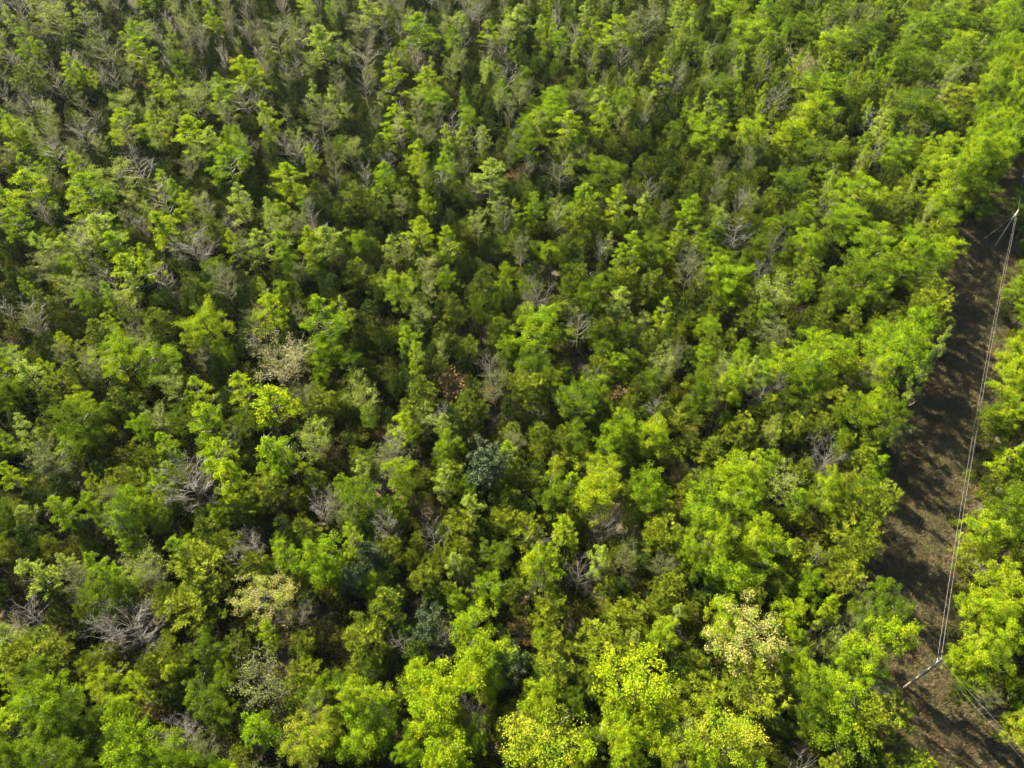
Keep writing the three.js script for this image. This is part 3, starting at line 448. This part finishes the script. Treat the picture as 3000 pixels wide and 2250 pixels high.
function clash(x, z, w, f) {
  const i = Math.floor(x / 6), j = Math.floor(z / 6);
  for (let a = -1; a <= 1; a++) for (let b = -1; b <= 1; b++) for (const t of cell.get((i + a) * 4096 + j + b) ?? []) if (Math.hypot(t.x - x, t.z - z) < (t.W + w) / 2 * f) return true;
  return false;
}
SEEN.forEach((row, tile) => {
  const ox = (tile % 3) * 1000, oy = Math.floor(tile / 3) * 750;
  for (const item of row.split(' ')) {
    const kind = item[0], [body, tag] = item.slice(1).split(':'), [a, b, w, h] = body.split(',').map(Number);
    const px = ox + a / 2.212, py = oy + b / 2.212, wp = w / 2.212, hp = h / 2.212;
    let list = PROTO[kind];
    if (kind === 'L' && ((w > 170 && w > 0.82 * h && (tile > 3 || tile === 2)) || (w > 230 && tile > 2))) list = PROTO.D;
    if (kind === 'H') list = tag === 'q' ? PROTO.T : tag === 't' ? PROTO.H.slice(5) : PROTO.H.slice(0, 5); else if (kind === 'B') list = w > 1.15 * h || tag === 'd' || tag === 'k' ? PROTO.B.slice(5) : PROTO.B.slice(0, 5); else if (kind === 'P') list = tile > 5 || w > 210 ? PROTO.P.slice(5) : rnd() < 0.75 ? PROTO.P.slice(0, 6) : PROTO.P;
    if (kind === 'L' && tile % 3 === 2 && px > 2780 && py > 850 && rnd() < 0.7) list = rnd() < 0.5 ? PROTO.D.slice(7) : PROTO.G;
    if (tag === 'p') list = PROTO.T;
    if (list === PROTO.D && rnd() < 0.18) list = PROTO.G;
    const p = pick(list);
    let Ht = KIND[kind][3], at, W;
    for (let k = 0; k < 4; k++) {
      at = atHeight(px, py, Ht * p.mid); W = wp * at.depth / FOCAL * (tile < 2 || tile === 3 ? 1.28 : 1.18);
      const sinE = (CAM_H - Ht * p.mid) / Math.hypot(at.x, at.z, CAM_H), cosE = Math.sqrt(1 - sinE * sinE);
      const long = Math.max(hp * at.depth / FOCAL - W * sinE * 0.6, W * 0.3) / Math.max(cosE, 0.35);
      Ht = clamp(KIND[kind][3] * 0.62 + long * 0.38 + W * 0.25, KIND[kind][3] * 0.72, KIND[kind][3] * 1.4);
    }
    for (let k = 0; k < 22 && inStrip(at.x, at.z, 1.2) && px < 2880 - Math.max(0, py - 900) * 0.13; k++) {   // a crown seen over the strip belongs to a taller tree behind its edge
      Ht = Math.min(Ht * 1.045, 21); at = atHeight(px, py, Ht * p.mid); W = wp * at.depth / FOCAL * (tile < 2 || tile === 3 ? 1.28 : 1.18);
    }
    if (inStrip(at.x, at.z, -1)) { const [d, s] = stripSide(at.x, at.z), e = d < -3 ? edgeL(s) + 0.8 - d : edgeR(s) - 0.8 - d; at.x += A1[1] * -e; at.z += A1[0] * e; }
    put({ kind, p, x: at.x, z: at.z, sx: W / p.W, sy: Ht / p.H, W, tag, seen: true });
  }
});
// the wood's edge along the left of the strip
for (let s = 40; s < 70 + lineLen + 4; s += 3.1) {
  const near = s < 70, t = near ? 70 - s : s - 70, A = near ? A2 : [A1[0], A1[1]], e = edgeL(s) - rr(0.9, 2.2), q = near ? [-A[0], -A[1]] : A;
  const x = NEAR[0] + A[0] * t - q[1] * e, z = NEAR[1] + A[1] * t + q[0] * e, kind = pick(['G', 'P', 'G', 'P', 'L']), p = pick(kind === 'L' ? PROTO.D : PROTO[kind]), W = rr(4, 5.6), Ht = rr(9.5, 12.5);
  if (!clash(x, z, W, 0.42)) put({ kind, p, x, z, sx: W / p.W, sy: Ht / p.H, W });
}
// tall trees stand close along the far end of the strip and hide it
for (let s = 70 + lineLen + 2; s < 70 + lineLen + 125; s += 2.6) for (const off of [0.6, 4.6]) {
  const t = s - 70 + rr(-1, 1), e = edgeL(s) - off - rr(0, 2), x = NEAR[0] + A1[0] * t - A1[1] * e, z = NEAR[1] + A1[1] * t + A1[0] * e;
  const kind = rnd() < 0.6 ? 'L' : 'G', p = pick(kind === 'L' ? PROTO.D : PROTO.G), W = rr(5, 7), Ht = rr(14, 18.5);
  if (!clash(x, z, W, 0.4)) put({ kind, p, x, z, sx: W / p.W, sy: Ht / p.H, W });
}
// trees between them: lower, duller, by the make-up of each part of the wood
const view = (x, z, m) => { const d = -z * cs + CAM_H * sn; return z < 12 && z > -262 && Math.abs(x) < 0.75 * d + m; };
for (let k = 0; k < 26000; k++) {
  const z = rr(-262, 12), x = rr(-215, 215);
  if (!view(x, z, 22) || inStrip(x, z, 0.8)) continue;
  const far = clamp((-z - 60) / 150, 0, 1), right = clamp((x + 20) / 90, 0, 1), q = rnd(), patch = fbm(x * 0.03 + 11, z * 0.03 + 4);
  const bottom = clamp((z + 75) / 50, 0, 1); const wts = { P: 0.42 + 0.08 * far, H: 0.07 + 0.06 * far * (1 - right), G: 0.08 + 0.42 * right + 0.12 * bottom - 0.08 * far * (1 - right), O: 0.26, B: 0.025 + 0.05 * far * (1 - right), L: 0.015 + 0.33 * right * far + 0.10 * bottom, R: 0.02 };
  let tot = 0, kind = 'P'; for (const w of Object.values(wts)) tot += w;
  let u = q * tot; for (const [n, w] of Object.entries(wts)) { if ((u -= w) < 0) { kind = n; break; } }
  if (patch > 0.56 && kind === 'G') kind = 'P';
  const list = kind === 'P' ? (rnd() < 0.75 - 0.6 * right - 0.25 * bottom ? PROTO.K : rnd() < 0.5 ? PROTO.P.slice(0, 6) : PROTO.P.slice(5)) : kind === 'H' ? PROTO.H.slice(0, 5) : PROTO[kind], p = pick(list), W = { P: 3.4, H: 4.4, G: 4.6, O: 4.0, B: 4.2, L: 3.8, R: 2.4 }[kind] * rr(0.65, 1.15), Ht = KIND[kind][3] * (kind === 'B' || kind === 'H' ? rr(0.65, 0.95) : rr(0.5, 0.85)) * (1 + 0.3 * right * far);
  if (clash(x, z, W, 0.45)) continue;
  put({ kind, p, x, z, sx: W / p.W, sy: Ht / p.H, W });
}
// labels, names and the split into single trees and the mass behind
const spot = t => project(t.x, t.p.H * t.sy * t.p.mid, t.z);
const ONES = 'zero one two three four five six seven eight nine ten eleven twelve thirteen fourteen fifteen sixteen seventeen eighteen nineteen'.split(' '), TENS = ',,twenty,thirty,forty,fifty,sixty,seventy,eighty,ninety,hundred'.split(',');
const spell = v => { v = Math.round(v); return v < 20 ? ONES[v] : TENS[Math.floor(v / 10)] + (v % 10 ? '-' + ONES[v % 10] : ''); };
const mass = [], count = {}, used = new Set();
for (const t of placed) { const [px, py, d] = spot(t); t.px = px; t.py = py; t.size = t.W / d; t.out = px < -60 || px > 3060 || py < -60 || py > 2310; t.turn = rnd() * 6.28; t.tx = gauss() * 0.055; t.tz = gauss() * 0.055; t.sz = t.sx * rr(0.86, 1.08); t.sx *= rr(0.92, 1.1); t.tint = vary([0.95, 0.95, 0.95], 0.22); }
placed.sort((a, b) => (b.seen ? 1 : 0) - (a.seen ? 1 : 0) || b.size - a.size);
const models = new Map();
function single(t) {
  const [name, category, look, , group] = KIND[t.kind];
  const [sd] = stripSide(t.x, t.z), near = Math.abs(sd) < 15 ? ' by the cleared strip' : '';
  const size = t.W > 6.3 ? 'wide' : t.W > 4.4 ? 'medium' : 'narrow', X = clamp(t.px / 30, 0, 100), Y = clamp(t.py / 22.5, 0, 100);
  let label = t.tag && SPECIAL[t.tag];
  if (!label || used.has(label)) {
    label = `${size} ${look}${near}, ${spell(X)} percent across, ${spell(Y)} down`;
    const h = v => spell(Math.floor(v)) + ' and a half';
    for (const f of [() => `${size} ${look}, ${h(X)} percent across, ${spell(Y)} down`, () => `${size} ${look}, ${spell(X)} percent across, ${h(Y)} down`, () => `${size} ${look}, ${h(X)} across, ${h(Y)} percent down`, () => `slender ${look}, ${spell(X)} percent across, ${spell(Y)} down`, () => `partly hidden ${look}, ${spell(X)} percent across, ${spell(Y)} down`]) if (used.has(label)) label = f();
  }
  used.add(label);
  const key = t.p;
  let o = models.get(key);
  if (!o) {
    o = new THREE.Group();
    mesh('trunk', t.p.trunk, M.bark, o);
    if (t.p.branches) mesh('twigs', t.p.branches, M.bark, o).userData.kind = 'stuff';
    if (t.p.crown) mesh('crown', t.p.crown, t.p.mat, o);
    models.set(key, o);
  } else o = o.clone();
  o.name = numbered(name); o.position.set(t.x, 0, t.z); o.rotation.set(t.tx, t.turn, t.tz); o.scale.set(t.sx, t.sy, t.sz);
  o.userData = { label, category, group };
  scene.add(o);
}
for (const t of placed) {
  const n = count[t.kind] ?? 0;
  if (!t.out && n < 290) { count[t.kind] = n + 1; single(t); } else mass.push(t);
}
scatter('background_wood', 'close mass of small trees filling the wood between the larger crowns', { trunk: 'trunks', branches: 'twigs', crown: 'crowns' }, mass);
// undergrowth: too thick to count
const low = [];
for (let k = 0; k < 60000; k++) {
  const z = rr(-262, 10), x = rr(-215, 215);
  if (!view(x, z, 16)) continue;
  const [d, s] = stripSide(x, z), e = Math.min(d - edgeL(s), edgeR(s) - d);
  if (e > -0.2 && rnd() > (e < 1.2 ? 0.35 : 0.012)) continue;
  if (e < 0 && rnd() < 0.35) continue;
  const v = fbm(x * 0.05 + 3, z * 0.05 + 70), edge = e > -1.5;
  const p = rnd() < (edge ? 0.35 : 0.06) ? PROTO.S[5] : v + 0.25 * gauss() < 0.60 - 0.26 * clamp((x + 20) / 90, 0, 1) ? PROTO.S[2 + Math.floor(rnd() * 2)] : rnd() < 0.42 ? PROTO.S[4] : PROTO.S[Math.floor(rnd() * 2)];
  const f = edge ? rr(0.25, 0.6) : rr(0.5, 1.25);
  low.push({ p, x, z, turn: rnd() * 6.28, sx: f, sy: f * rr(0.7, 1.3), tint: vary([0.9, 0.9, 0.9], 0.3) });
}
scatter('undergrowth', 'thick olive and brown undergrowth on the forest floor between the trees', { trunk: 'stems', crown: 'foliage' }, low);
console.log(JSON.stringify(count), 'mass', mass.length, 'low', low.length, 'tri', [...new Set(Object.values(PROTO).flat())].reduce((s, p) => s + [p.trunk, p.branches, p.crown].reduce((a, g) => a + (g ? g.index.count / 3 : 0), 0), 0));

renderer.render(scene, camera);
